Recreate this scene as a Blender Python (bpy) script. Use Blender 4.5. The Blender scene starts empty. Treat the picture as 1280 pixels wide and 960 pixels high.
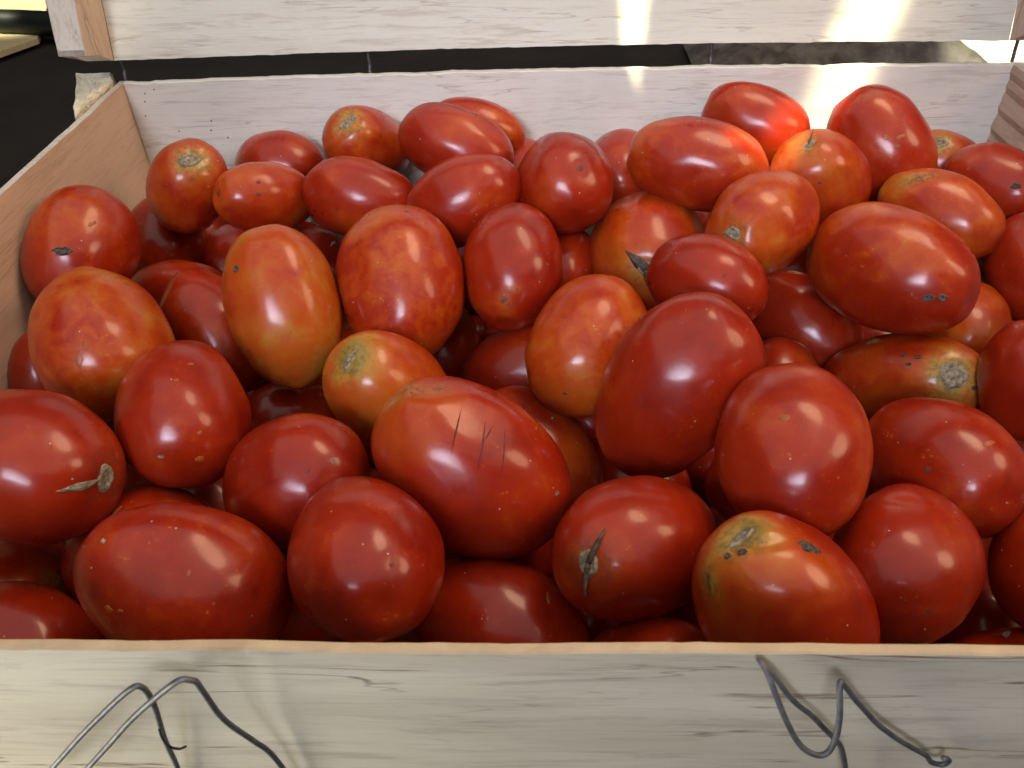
import bpy, bmesh, math, random
from mathutils import Vector, Matrix, Quaternion, noise
from mathutils.bvhtree import BVHTree

sc = bpy.context.scene
col = sc.collection
PI = math.pi

# ------------------------------------------------------------------ camera
cam_data = bpy.data.cameras.new('camera')
cam = bpy.data.objects.new('camera', cam_data)
col.objects.link(cam)
pitch, yaw, roll = math.radians(39.997), math.radians(2.847), math.radians(-2.2206)
fwd = Vector((-math.sin(yaw)*math.cos(pitch), math.cos(yaw)*math.cos(pitch), -math.sin(pitch)))
rt = Vector((math.cos(yaw), math.sin(yaw), 0))
up = rt.cross(fwd)
rt, up = math.cos(roll)*rt + math.sin(roll)*up, -math.sin(roll)*rt + math.cos(roll)*up
m = Matrix((rt, up, -fwd)).transposed().to_4x4()
m.translation = Vector((-0.01198, -0.11148, 0.17605))
cam.matrix_world = m
cam_data.sensor_width = 36
cam_data.lens = 1011.18/1280*36
cam_data.clip_start = 0.01
cam_data.clip_end = 50
cam_data.dof.use_dof = True
cam_data.dof.focus_distance = 0.36
cam_data.dof.aperture_fstop = 42
sc.camera = cam

# ------------------------------------------------------------------ light: open shade under a cover
world = bpy.data.worlds.new('World')
sc.world = world
world.use_nodes = True
bg = world.node_tree.nodes['Background']
bg.inputs[0].default_value = (0.86, 0.93, 1.0, 1)
bg.inputs[1].default_value = 0.025


def area_lamp(name, loc, target, sx, sy, power, colour, spread=180, shape='RECTANGLE', xdir=None):
    d = bpy.data.lights.new(name, 'AREA')
    d.shape = shape
    d.size = sx
    d.size_y = sy
    d.energy = power
    d.color = colour
    d.spread = math.radians(spread)
    o = bpy.data.objects.new(name, d)
    col.objects.link(o)
    z = (Vector(loc) - Vector(target)).normalized()
    x = Vector(xdir) if xdir else Vector((0, 0, 1)).cross(z)
    x = (x - z*x.dot(z)).normalized()
    y = z.cross(x)
    mm = Matrix((x, y, z)).transposed().to_4x4()
    mm.translation = Vector(loc)
    o.matrix_world = mm
    return o


# cool daylight from the open side behind the photographer
area_lamp('open_side_light', (-0.25, -0.92, 0.76), (0.02, 0.40, 0.0), 0.60, 0.46, 0.98, (0.78, 0.81, 1.0), 34)
# light thrown up from the ground in front of the crate
area_lamp('ground_bounce_light', (-0.38, -0.17, -0.17), (-0.22, 0.0, -0.03), 0.16, 0.16, 1.5, (1.0, 0.94, 0.78))
# two warm openings above, right of the crate
area_lamp('warm_opening_light', (0.34, 0.46, 0.95), (0.0, 0.18, -0.05), 0.54, 0.34, 4.4, (1.0, 0.66, 0.40), 180, 'ELLIPSE')
area_lamp('warm_side_light', (0.95, 0.02, 0.62), (0.0, 0.18, -0.05), 0.40, 0.50, 4.2, (1.0, 0.66, 0.40), 180, 'ELLIPSE')
# broad light under the cover
area_lamp('cover_light', (0.0, 0.0, 2.0), (0.0, 0.1, 0), 4.2, 3.2, 33.0, (1.0, 0.96, 0.90))
# sunlight through slits in the cover
SUN = Vector((-0.38, -0.33, 0.85)).normalized()
SUN_COL = (1.0, 0.93, 0.62)
n_ = Vector((0.778, -0.617, -0.10)).normalized()
sun1 = (SUN - n_*SUN.dot(n_)).normalized()
t1 = Vector((0.1702, 0.3921, -0.0152))
area_lamp('sun_slit_light', t1 + sun1*0.8, t1, 0.195, 0.026, 0.058, SUN_COL, 1.5, 'RECTANGLE', sun1.cross(n_))
v_ = Vector((0.0077, 0.025, 0.0457))
t2 = Vector((0.0475, 0.3962, -0.010)) + v_.normalized()*0.085
l2 = (v_ - SUN*v_.dot(SUN)).normalized()
k2 = (v_ - SUN*v_.dot(SUN)).length / v_.length
area_lamp('sun_slit_light', t2 + SUN*0.8, t2, 0.17*k2, 0.018, 0.020, SUN_COL, 0.6, 'ELLIPSE', l2)
t3 = Vector((0.68, 1.10, -0.22))
area_lamp('sun_slit_light', t3 + SUN*1.2, t3, 0.24, 0.30, 1.0, SUN_COL, 2.0, 'RECTANGLE', (1, 0, 0))
t4 = Vector((-0.98, 1.42, -0.22))
area_lamp('sun_slit_light', t4 + SUN*1.2, t4, 0.30, 0.34, 0.9, SUN_COL, 3.0, 'RECTANGLE', (1, 0, 0))

sc.render.engine = 'CYCLES'
sc.cycles.max_bounces = 5
sc.cycles.diffuse_bounces = 2
sc.cycles.glossy_bounces = 2
vs = sc.view_settings
vs.view_transform = 'Standard'
vs.look = 'None'
vs.exposure = 0.0
vs.gamma = 1.0
vs.use_curve_mapping = False

# ------------------------------------------------------------------ node helpers


class NT:
    def __init__(self, name):
        self.mat = bpy.data.materials.new(name)
        self.mat.use_nodes = True
        self.t = self.mat.node_tree
        self.bsdf = self.t.nodes['Principled BSDF']

    def n(self, kind, **kw):
        nd = self.t.nodes.new(kind)
        for k, v in kw.items():
            setattr(nd, k, v)
        return nd

    def link(self, a, b):
        self.t.links.new(a, b)

    def val(self, nd_in, v):
        if isinstance(v, bpy.types.NodeSocket):
            self.link(v, nd_in)
        else:
            nd_in.default_value = v

    def math(self, op, a, b=0.0, c=None, clamp=False):
        nd = self.n('ShaderNodeMath', operation=op, use_clamp=clamp)
        self.val(nd.inputs[0], a)
        self.val(nd.inputs[1], b)
        if c is not None:
            self.val(nd.inputs[2], c)
        return nd.outputs[0]

    def mix(self, f, a, b):
        nd = self.n('ShaderNodeMix', data_type='RGBA')
        self.val(nd.inputs[0], f)
        self.val(nd.inputs[6], a if isinstance(a, bpy.types.NodeSocket) else (*a, 1))
        self.val(nd.inputs[7], b if isinstance(b, bpy.types.NodeSocket) else (*b, 1))
        return nd.outputs[2]

    def mapr(self, v, a, b, c=0.0, d=1.0, smooth=True):
        nd = self.n('ShaderNodeMapRange', interpolation_type='SMOOTHSTEP' if smooth else 'LINEAR')
        self.val(nd.inputs[0], v)
        for i, x in enumerate((a, b, c, d)):
            nd.inputs[i+1].default_value = x
        return nd.outputs[0]

    def noise(self, vec, scale, detail=4, rough=0.55, distort=0.0):
        nd = self.n('ShaderNodeTexNoise')
        self.link(vec, nd.inputs['Vector'])
        nd.inputs['Scale'].default_value = scale
        nd.inputs['Detail'].default_value = detail
        nd.inputs['Roughness'].default_value = rough
        nd.inputs['Distortion'].default_value = distort
        return nd.outputs[0]

    def ramp(self, f, stops):
        nd = self.n('ShaderNodeValToRGB')
        self.link(f, nd.inputs[0])
        cr = nd.color_ramp
        while len(cr.elements) < len(stops):
            cr.elements.new(0.5)
        for e, (p, c) in zip(cr.elements, stops):
            e.position = p
            e.color = (*c, 1)
        return nd.outputs[0]

    def coords(self, scale=(1, 1, 1), rot=(0, 0, 0), loc=(0, 0, 0)):
        tc = self.n('ShaderNodeTexCoord')
        mp = self.n('ShaderNodeMapping')
        self.link(tc.outputs['Object'], mp.inputs[0])
        mp.inputs['Location'].default_value = loc
        mp.inputs['Rotation'].default_value = rot
        mp.inputs['Scale'].default_value = scale
        return mp.outputs[0]

    def bump(self, h, strength=0.3, dist=0.001):
        nd = self.n('ShaderNodeBump')
        nd.inputs['Strength'].default_value = strength
        nd.inputs['Distance'].default_value = dist
        self.link(h, nd.inputs['Height'])
        self.link(nd.outputs[0], self.bsdf.inputs['Normal'])


def wood(name, light, mid, dark, axis=0, cracks=0.5, stain=0.3, rough=0.75, seed=0.0, crack_col=(0.13, 0.065, 0.035)):
    """pale sawn board: grain runs along the chosen axis"""
    w = NT(name)
    s = [9, 9, 9]
    s[axis] = 0.9
    vec = w.coords(tuple(s), loc=(seed, seed*1.7, seed*0.6))
    iso = w.coords((1, 1, 1), loc=(seed*2, seed, seed))
    broad = w.noise(vec, 3.0, 5, 0.6, 0.8)
    fine = w.noise(vec, 22, 8, 0.72, 0.5)
    hair = w.noise(w.coords(tuple(q*(1 if i_ != axis else 0.35) for i_, q in enumerate(s)), loc=(seed, 3, seed)), 120, 4, 0.7)
    blot = w.noise(iso, 9, 4, 0.6)
    c = w.mix(w.mapr(broad, 0.32, 0.68), mid, light)
    c = w.mix(w.math('MULTIPLY', w.mapr(fine, 0.50, 0.66), 0.75), c, dark)
    c = w.mix(w.math('MULTIPLY', w.mapr(hair, 0.53, 0.66), 0.40), c, dark)
    # grey-brown weather blotches
    c = w.mix(w.math('MULTIPLY', w.mapr(blot, 0.50, 0.78), stain), c, (dark[0]*0.62, dark[1]*0.62, dark[2]*0.62))
    # long thin brown splits
    cs = [30, 30, 30]
    cs[axis] = 1.6
    cv = w.coords(tuple(cs), loc=(seed*3.1, seed, seed*2))
    cr = w.noise(cv, 6.0, 3, 0.5, 0.5)
    line = w.math('SUBTRACT', 1.0, w.mapr(w.math('ABSOLUTE', w.math('SUBTRACT', cr, 0.5)), 0.0, 0.022))
    gs = [26, 26, 26]
    gs[axis] = 9
    gate = w.mapr(w.noise(w.coords(tuple(gs), loc=(seed*5, 2, seed)), 1.3, 2), 0.46, 0.58)
    line = w.math('MULTIPLY', w.math('MULTIPLY', line, gate), cracks)
    c = w.mix(line, c, crack_col)
    w.link(c, w.bsdf.inputs['Base Color'])
    w.bsdf.inputs['Roughness'].default_value = rough
    w.bsdf.inputs['Specular IOR Level'].default_value = 0.25
    h = w.math('SUBTRACT', w.math('ADD', w.math('MULTIPLY', fine, 0.6), w.math('MULTIPLY', hair, 0.5)), w.math('MULTIPLY', line, 0.8))
    w.bump(h, 0.45, 0.0009)
    return w.mat


def plain(name, c, rough=0.6, metal=0.0, var=0.25, scale=60, bump=0.2, dist=0.0006, c2=None):
    w = NT(name)
    v = w.coords()
    n = w.noise(v, scale, 5, 0.6)
    c2 = c2 or tuple(x*(1-var) for x in c)
    w.link(w.mix(w.mapr(n, 0.35, 0.65), c2, c), w.bsdf.inputs['Base Color'])
    w.bsdf.inputs['Roughness'].default_value = rough
    w.bsdf.inputs['Metallic'].default_value = metal
    w.bump(w.noise(v, scale*3, 4, 0.6), bump, dist)
    return w.mat


def skin_material():
    w = NT('tomato_skin')
    tc = w.n('ShaderNodeTexCoord')
    oi = w.n('ShaderNodeObjectInfo')
    comb = w.n('ShaderNodeCombineXYZ')
    for i in range(3):
        w.link(w.math('MULTIPLY', oi.outputs['Random'], (37.0, 71.0, 13.0)[i]), comb.inputs[i])
    add = w.n('ShaderNodeVectorMath', operation='ADD')
    w.link(tc.outputs['Object'], add.inputs[0])
    w.link(comb.outputs[0], add.inputs[1])
    vec = add.outputs[0]
    at = w.n('ShaderNodeAttribute', attribute_type='GEOMETRY', attribute_name='skin')
    sep = w.n('ShaderNodeSeparateColor')
    w.link(at.outputs['Color'], sep.inputs[0])
    halo, dirt, shoulder = sep.outputs
    ao = w.n('ShaderNodeAttribute', attribute_type='OBJECT', attribute_name='orange')
    ag = w.n('ShaderNodeAttribute', attribute_type='OBJECT', attribute_name='mottle')
    n1 = w.noise(vec, 32, 3, 0.5)
    n2 = w.noise(vec, 110, 5, 0.62, 0.6)
    n3 = w.noise(vec, 620, 3, 0.6)
    big = w.math('SUBTRACT', n1, 0.5)
    med = w.math('SUBTRACT', n2, 0.5)
    v = w.math('ADD', w.math('MULTIPLY', ao.outputs['Fac'], 0.62), w.math('MULTIPLY', big, 1.0))
    v = w.math('ADD', v, w.math('MULTIPLY', med, w.math('MULTIPLY_ADD', ag.outputs['Fac'], 0.85, 0.14)))
    v = w.math('ADD', v, w.math('MULTIPLY', shoulder, 0.42))
    v = w.math('ADD', v, w.math('MULTIPLY', halo, w.math('MULTIPLY_ADD', n2, 0.6, 0.40)))
    v = w.math('ADD', v, 0.15, clamp=True)
    c = w.ramp(v, [(0.0, (0.215, 0.0095, 0.0022)), (0.28, (0.305, 0.0190, 0.0028)), (0.48, (0.390, 0.0530, 0.0040)),
                   (0.66, (0.410, 0.095, 0.0100)), (0.84, (0.400, 0.175, 0.020)), (1.0, (0.280, 0.185, 0.034))])
    # small yellow flecks where the skin ripened unevenly
    fl = w.math('MULTIPLY', w.mapr(n3, 0.60, 0.70), w.mapr(n2, 0.52, 0.66))
    fl = w.math('MULTIPLY', fl, w.math('MULTIPLY_ADD', ag.outputs['Fac'], 0.8, 0.18))
    c = w.mix(fl, c, (0.46, 0.21, 0.035))
    # dust grains and dark pores
    vo = w.n('ShaderNodeTexVoronoi', feature='F1')
    w.link(vec, vo.inputs['Vector'])
    vo.inputs['Scale'].default_value = 290
    sp = w.n('ShaderNodeSeparateColor')
    w.link(vo.outputs['Color'], sp.inputs[0])
    dot = w.math('SUBTRACT', 1.0, w.mapr(vo.outputs['Distance'], 0.05, 0.13))
    c = w.mix(w.math('MULTIPLY', w.math('MULTIPLY', dot, w.mapr(sp.outputs[0], 0.90, 0.93)), 0.75), c, (0.62, 0.50, 0.42))
    c = w.mix(w.math('MULTIPLY', w.math('MULTIPLY', dot, w.mapr(sp.outputs[1], 0.93, 0.95)), 0.8), c, (0.05, 0.03, 0.02))
    # soil rubbed on
    dm = w.math('MULTIPLY', dirt, w.mapr(w.noise(vec, 420, 5, 0.7), 0.42, 0.60))
    c = w.mix(dm, c, (0.045, 0.036, 0.022))
    w.link(c, w.bsdf.inputs['Base Color'])
    film = w.noise(vec, 60, 5, 0.65)
    r = w.math('ADD', w.mapr(film, 0.28, 0.74, 0.25, 0.42), w.math('MULTIPLY', dm, 0.35))
    w.link(r, w.bsdf.inputs['Roughness'])
    w.bsdf.inputs['IOR'].default_value = 1.45
    w.bsdf.inputs['Specular IOR Level'].default_value = 0.32
    w.bsdf.inputs['Coat Weight'].default_value = 0.40
    w.bsdf.inputs['Coat Roughness'].default_value = 0.15
    h = w.math('ADD', w.math('MULTIPLY', n2, 0.7), w.math('MULTIPLY', n3, 0.12))
    w.bump(h, 0.16, 0.0014)
    return w.mat


M = {
    'skin': skin_material(),
    'cork': plain('stem_cork', (0.34, 0.28, 0.19), 0.85, scale=500, var=0.65, bump=0.8, dist=0.0006),
    'scab': plain('dry_scab', (0.13, 0.095, 0.075), 0.8, scale=900, var=0.85, bump=0.8, dist=0.0005),
    'spot': plain('unripe_spot', (0.36, 0.085, 0.009), 0.4, scale=500, var=0.35, bump=0.2, dist=0.0003),
    'pit': plain('brown_pit', (0.14, 0.035, 0.022), 0.6, scale=600, var=0.5),
    'scratch': plain('skin_scratch', (0.13, 0.012, 0.009), 0.5, scale=500, var=0.4),
    'crease': plain('skin_crease', (0.22, 0.022, 0.010), 0.3, scale=300, var=0.3),
    'sepal': plain('dried_sepal', (0.13, 0.095, 0.070), 0.85, scale=400, var=0.6, bump=0.8),
    'back': wood('back_board_wood', (0.79, 0.78, 0.67), (0.72, 0.70, 0.595), (0.60, 0.555, 0.46), 0, 0.30, 0.20, seed=1.3),
    'lid': wood('lid_board_wood', (0.70, 0.70, 0.59), (0.635, 0.63, 0.525), (0.52, 0.49, 0.395), 0, 0.30, 0.22, seed=4.1),
    'front': wood('front_board_wood', (0.56, 0.52, 0.405), (0.46, 0.42, 0.32), (0.37, 0.33, 0.255), 0, 0.75, 0.5, seed=7.7),
    'side': wood('side_board_wood', (0.66, 0.50, 0.375), (0.60, 0.45, 0.335), (0.50, 0.36, 0.265), 1, 0.15, 0.18, seed=2.2),
    'inner': wood('inner_board_wood', (0.36, 0.235, 0.155), (0.31, 0.195, 0.125), (0.23, 0.14, 0.09), 0, 0.2, 0.2, seed=8.2),
    'sawn': wood('sawn_side_wood', (0.66, 0.51, 0.385), (0.59, 0.44, 0.33), (0.46, 0.33, 0.235), 1, 0.3, 0.2, seed=9.4),
    'rim': plain('cut_edge_wood', (0.52, 0.40, 0.245), 0.85, scale=60, var=0.15, bump=0.6),
    'batten': wood('batten_wood', (0.60, 0.56, 0.50), (0.52, 0.48, 0.42), (0.40, 0.34, 0.28), 2, 0.5, 0.25, seed=3.6),
    'batten_side': wood('batten_sawn_wood', (0.66, 0.53, 0.42), (0.58, 0.45, 0.345), (0.45, 0.32, 0.23), 2, 0.5, 0.2, seed=5.2),
    'endgrain': plain('torn_end_grain', (0.86, 0.82, 0.64), 0.9, scale=120, var=0.22, bump=1.0, dist=0.002),
    'wire': plain('galvanised_wire', (0.16, 0.16, 0.17), 0.55, 0.6, scale=300, var=0.4, bump=0.4, dist=0.0002),
    'ground': plain('dark_ground', (0.020, 0.017, 0.015), 0.9, scale=9, var=0.4, bump=0.5, dist=0.004),
    'rubber': plain('black_rubber', (0.010, 0.016, 0.018), 0.45, scale=40, var=0.4),
    'plywood': wood('plywood', (0.66, 0.58, 0.36), (0.58, 0.50, 0.30), (0.46, 0.38, 0.22), 0, 0.1, 0.25, seed=6.0),
    'cloth': plain('grey_sacking', (0.15, 0.14, 0.13), 0.95, scale=30, var=0.6, bump=0.9, dist=0.004),
    'sunlit_patch': plain('pale_sunlit_ground', (0.78, 0.75, 0.66), 0.8, scale=14, var=0.1),  # near-white so the ground beyond the slit looks sunlit
}

# ------------------------------------------------------------------ object helpers


def link_mesh(name, me, mat, parent=None, smooth=False, mats=None):
    for mm in (mats or [mat]):
        me.materials.append(mm)
    if smooth:
        me.polygons.foreach_set('use_smooth', [True]*len(me.polygons))
    o = bpy.data.objects.new(name, me)
    col.objects.link(o)
    if parent:
        o.parent = parent
    return o


def tag(o, label, cat=None, group=None, kind=None):
    if label:
        o['label'] = label
    if cat:
        o['category'] = cat
    if group:
        o['group'] = group
    if kind:
        o['kind'] = kind
    return o


def loft(name, secs, mat, parent=None, smooth=False, mats=None, face_mat=None):
    """skin a list of closed cross-sections, with end caps"""
    k = len(secs[0])
    vs_, fs, mi = [], [], []
    for s in secs:
        vs_ += [tuple(p) for p in s]
    for i in range(len(secs)-1):
        for j in range(k):
            a, b = i*k+j, i*k+(j+1) % k
            fs.append((a, b, b+k, a+k))
            mi.append(face_mat(j) if face_mat else 0)
    fs.append(tuple(range(k-1, -1, -1)))
    mi.append(0)
    fs.append(tuple((len(secs)-1)*k+j for j in range(k)))
    mi.append(0)
    me = bpy.data.meshes.new(name)
    me.from_pydata(vs_, [], fs)
    bm = bmesh.new()
    bm.from_mesh(me)
    bmesh.ops.recalc_face_normals(bm, faces=bm.faces)
    bm.to_mesh(me)
    bm.free()
    o = link_mesh(name, me, mat, parent, smooth, mats)
    me.polygons.foreach_set('material_index', mi)
    return o


def nz(x, y=0.0, z=0.0):
    return noise.noise(Vector((x, y, z)))


def tube(name, pts, r, mat, parent=None, sub=8, seg=10, kink=0):
    """round wire along a smooth path"""
    P = [Vector(p) for p in pts]
    path = []
    for i in range(len(P)-1):
        p0, p1, p2, p3 = P[max(i-1, 0)], P[i], P[i+1], P[min(i+2, len(P)-1)]
        for s in range(sub):
            t = s/sub
            path.append(0.5*((2*p1) + (p2-p0)*t + (2*p0-5*p1+4*p2-p3)*t*t + (3*p1-p0-3*p2+p3)*t**3))
    path.append(P[-1])
    if kink:
        path = [p + Vector((nz(i*0.17, kink), nz(i*0.17, kink+7)*0.5, nz(i*0.17, kink+3)))*0.00028 for i, p in enumerate(path)]
    secs = []
    ref = None
    for i, p in enumerate(path):
        t = (path[min(i+1, len(path)-1)] - path[max(i-1, 0)]).normalized()
        if ref is None:
            ref = t.orthogonal().normalized()
        ref = (ref - t*ref.dot(t)).normalized()
        b = t.cross(ref)
        secs.append([p + r*(math.cos(2*PI*q/seg)*ref + math.sin(2*PI*q/seg)*b) for q in range(seg)])
    return loft(name, secs, mat, parent, True)


def board_x(name, x0, x1, y0, y1, z0, z1, mats, parent, seed=0, amp=0.0008, n=140, bow=0.0, fm=None):
    """board along x, section in y-z, its top edge a little uneven; face 2 is the top edge"""
    secs = []
    c = 0.0005
    for i in range(n+1):
        x = x0 + (x1-x0)*i/n
        dz = amp*(nz(x*40, seed) + 0.6*nz(x*170, seed+5)) + bow*math.sin(PI*i/n)
        dy = 0.0006*nz(x*14, seed+9)
        e = 0.0004*nz(x*260, seed+3)
        secs.append([(x, y0+dy, z0), (x, y0+dy, z1+dz-c+e), (x, y0+dy+c, z1+dz+e), (x, y1+dy-c, z1+dz),
                     (x, y1+dy, z1+dz-c), (x, y1+dy, z0)])
    return loft(name, secs, mats[0], parent, False, mats, fm or (lambda j: 1 if j in (1, 2, 3) else 0))


# ------------------------------------------------------------------ setting
GZ = -0.22
D = 0.3962
gm = bpy.data.meshes.new('ground')
gv, gf = [], []
for i in range(41):
    for j in range(41):
        x, y = -6 + 12*i/40, -4 + 12*j/40
        gv.append((x, y, GZ + 0.006*nz(x*2, y*2)-0.006))
for i in range(40):
    for j in range(40):
        a = i*41+j
        gf.append((a, a+41, a+42, a+1))
gm.from_pydata(gv, [], gf)
g = link_mesh('ground', gm, M['ground'], smooth=True)
g['kind'] = 'structure'

# ------------------------------------------------------------------ crate
crate = bpy.data.objects.new('wooden_crate', None)
col.objects.link(crate)
crate.location = (0, 0.2, GZ)
tag(crate, 'pale wire-bound wooden crate full of tomatoes with its lid tilted back', 'crate')
bpy.context.view_layer.update()
PARENT_INV = crate.matrix_world.inverted()


def adopt(o, parent=crate):
    o.parent = parent
    o.matrix_parent_inverse = PARENT_INV
    return o


HX = 0.276
fb = adopt(board_x('front_board', -0.30, 0.30, -0.0031, 0.0, -0.20, 0.0, [M['front'], M['rim'], M['inner']], None, 3, 0.0006, fm=lambda j: 1 if j in (1, 2, 3) else (2 if j == 4 else 0)))
bb = adopt(board_x('back_board', -HX, HX, D, D+0.0045, -0.20, 0.0, [M['back'], M['back']], None, 11, 0.0010, bow=0.0024))
adopt(board_x('floor_board', -0.29, 0.29, 0.004, D-0.004, -0.207, -0.2005, [M['inner'], M['inner']], None, 21, 0.0004))


def side_board(name, xin, xout, mats, seed, ridged):
    n, nzs = 60, 46
    secs = []
    sgn = 1 if xin > 0 else -1
    for i in range(n+1):
        y = 0.0003 + (D + 0.0042)*i/n
        prof = []
        for q in range(nzs+1):
            z = -0.20 + 0.20*q/nzs
            if ridged:
                ph = (z*1.0 + 0.012*y)/0.0125 + 0.25*nz(y*6, z*20, seed)
                saw = (ph % 1.0)
                dx = -sgn*0.0022*(1-saw)*0.9 + 0.0004*nz(y*40, z*160, seed)
            else:
                dx = 0.0009*nz(y*9, z*14, seed)
            zz = z + (0.0008*nz(y*50, seed) if q == nzs else 0)
            prof.append((xin+dx, y, zz))
        top = prof[-1][2]
        secs.append(prof + [(xout, y, top), (xout, y, -0.20)])
    k = nzs+3
    return adopt(loft(name, secs, mats[0], None, False, mats, lambda j: 1 if j == nzs else 0))


side_board('side_board', -HX, -HX-0.004, [M['side'], M['batten']], 4.0, False)
side_board('side_board', HX, HX+0.006, [M['sawn'], M['batten']], 6.0, True)


def prism(name, poly, z0, z1, mats, parent=None, rough=0.0, seed=0):
    """upright post with a torn top"""
    pts = []
    for i in range(len(poly)):
        a, b = Vector(poly[i]), Vector(poly[(i+1) % len(poly)])
        for s in range(5):
            pts.append(a.lerp(b, s/5))
    cen = sum(pts, Vector((0, 0)))/len(pts)
    rings = [[(p.x, p.y, z0) for p in pts], [(p.x, p.y, z1-0.004) for p in pts]]
    for f, h in ((1.0, 0.0), (0.93, 0.0012), (0.7, 0.0012), (0.4, 0.001), (0.15, 0.0008)):
        rings.append([(cen.x+(p.x-cen.x)*f + rough*0.8*nz(p.x*300, p.y*300, seed+3), cen.y+(p.y-cen.y)*f,
                       z1+h + rough*nz(p.x*220+f*9, p.y*220, seed)) for p in pts])
    return loft(name, rings, mats[0], parent, False, mats)


def post_poly(sx):
    return [(sx*0.2828, D-0.055), (sx*0.2828, D-0.0005), (sx*0.289, D+0.016), (sx*0.3134, D+0.0165)]


for sx in (-1, 1):
    adopt(prism('corner_post', post_poly(sx), -0.20, 0.0005, [M['endgrain']], None, 0.0016, 3+sx))

for k, (x, z) in enumerate(((-.2574, -.0017-.0025), (-.2641, -.0067), (-.2658, -.0118), (-.2684, -.0212), (-.2494, -.0317),
                            (-.2262, -.0252), (-.228, -.0316), (-.2182, -.0367))):
    me = bpy.data.meshes.new('nail_hole')
    bm = bmesh.new()
    bmesh.ops.create_uvsphere(bm, u_segments=8, v_segments=5, radius=0.0007)
    bmesh.ops.scale(bm, vec=(1, 0.35, 1), verts=bm.verts)
    bm.to_mesh(me)
    bm.free()
    o = link_mesh('nail_hole', me, M['scab'], None, True)
    o.parent = bb
    o.location = (x, D+0.0001, z)

# lid, hinged on wires along the back, leaning away
lean = math.radians(16)
LU = Vector((0, math.sin(lean), math.cos(lean)))
LN = Vector((0, -math.cos(lean), math.sin(lean)))
L0 = Vector((0, D+0.001, 0.0138))


def lid_pt(x, h, d):
    return L0 + Vector((x, 0, 0)) + LU*h + LN*d


secs = []
for i in range(121):
    x = -0.2772 + (0.2675+0.2772)*i/120
    e = 0.0006*nz(x*60, 33) + 0.0004*nz(x*210, 35) + 0.0026*math.sin(PI*i/120)
    secs.append([lid_pt(x, e, 0), lid_pt(x, 0.145, 0), lid_pt(x, 0.145, -0.004), lid_pt(x, e, -0.004)])
lid = adopt(loft('lid', secs, M['lid'], None, False, [M['lid']]))
for sx, xa, xb in ((-1, -0.2950, -0.2774), (1, 0.2677, 0.2853)):
    secs = []
    for i in range(40):
        h = 0.15*i/39
        j = 0.0004*nz(h*90, sx)
        dep = 0.031
        prof = []
        # inner face with sawn ribs, front face plain
        inner, outer = (xb, xa) if sx < 0 else (xa, xb)
        nrib = 9
        for q in range(nrib+1):
            d = 0.0002 + (dep-0.001)*q/nrib
            prof.append((inner + (-sx)*(-0.0006)*(q % 2) + 0.0003*nz(h*40, q, sx), d))
        prof += [(inner + sx*0.001, dep), (outer - sx*0.001, dep), (outer, dep-0.001), (outer, 0.0002)]
        secs.append([lid_pt(px + j*0.3, h + (0.007*d/dep if i == 0 else 0), d) for px, d in prof])
    o = loft('batten', secs, M['batten'], None, False, [M['batten'], M['batten_side']], lambda jj: 1 if jj < 9 else 0)
    o.parent = lid
# hinge wires in the slit between back board and lid
for x in (-0.2762, -0.1193, 0.0926, 0.2760):
    adopt(tube('hinge_wire', [(x, D+0.0025, -0.03), (x, D+0.0022+0.003, 0.0), (x+0.0004, D+0.007, 0.006), (x, D+0.0085, 0.016), (x, D+0.022, 0.05)],
               0.0011, M['wire'], None, 5, 8))

# wire clasps hanging on the front board
WR = 0.00075
WIRES = {
    'l1': [(-0.1608, -0.01, -0.0622), (-0.1459, -0.012, -0.0423), (-0.1234, -0.014, -0.0139), (-0.1106, -0.014, -0.0), (-0.107, -0.0135, 0.001), (-0.1078, -0.0125, -0.0094), (-0.1137, -0.0095, -0.0331), (-0.1176, -0.007, -0.055), (-0.1209, -0.006, -0.073)],
    'l2': [(-0.148, -0.013, -0.0575), (-0.1309, -0.015, -0.0341), (-0.1133, -0.0165, -0.0109), (-0.0967, -0.0175, 0.0086), (-0.0915, -0.017, 0.0105), (-0.0911, -0.0155, 0.0033), (-0.092, -0.013, -0.0145), (-0.0895, -0.01, -0.0316), (-0.0874, -0.008, -0.0439), (-0.0855, -0.0065, -0.0682)],
    'r1': [(0.0391, -0.0044, -0.0004), (0.0406, -0.008, -0.0006), (0.0444, -0.013, -0.009), (0.0493, -0.0165, -0.0176), (0.054, -0.0175, -0.0211), (0.0572, -0.0165, -0.019), (0.0577, -0.014, -0.0106), (0.0574, -0.0095, -0.0027), (0.059, -0.009, -0.0043), (0.0658, -0.0085, -0.0148), (0.0739, -0.0085, -0.0258), (0.0827, -0.008, -0.0352), (0.0894, -0.0075, -0.0414), (0.0922, -0.007, -0.0465), (0.0958, -0.007, -0.0479), (0.0961, -0.0075, -0.044), (0.0938, -0.008, -0.0418)],
    'r2': [(0.0391, -0.0047, -0.0004), (0.0426, -0.0072, -0.0028), (0.0482, -0.0080, -0.0116), (0.056, -0.0080, -0.0217), (0.0619, -0.0080, -0.0303), (0.0663, -0.0080, -0.038), (0.0704, -0.008, -0.0506), (0.0737, -0.008, -0.0629)],
}
for k, kk in zip(WIRES, (1.5, 4.5, 9.5, 12.5)):
    adopt(tube('clasp_wire', WIRES[k], WR, M['wire'], kink=kk))
adopt(tube('tie_wire', [(-0.1109, -0.012, -0.0225), (-0.111, -0.0125, -0.0261), (-0.111, -0.012, -0.0315), (-0.1099, -0.0108, -0.0353), (-0.1095, -0.009, -0.0377)], 0.00034, M['rubber']))

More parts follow.
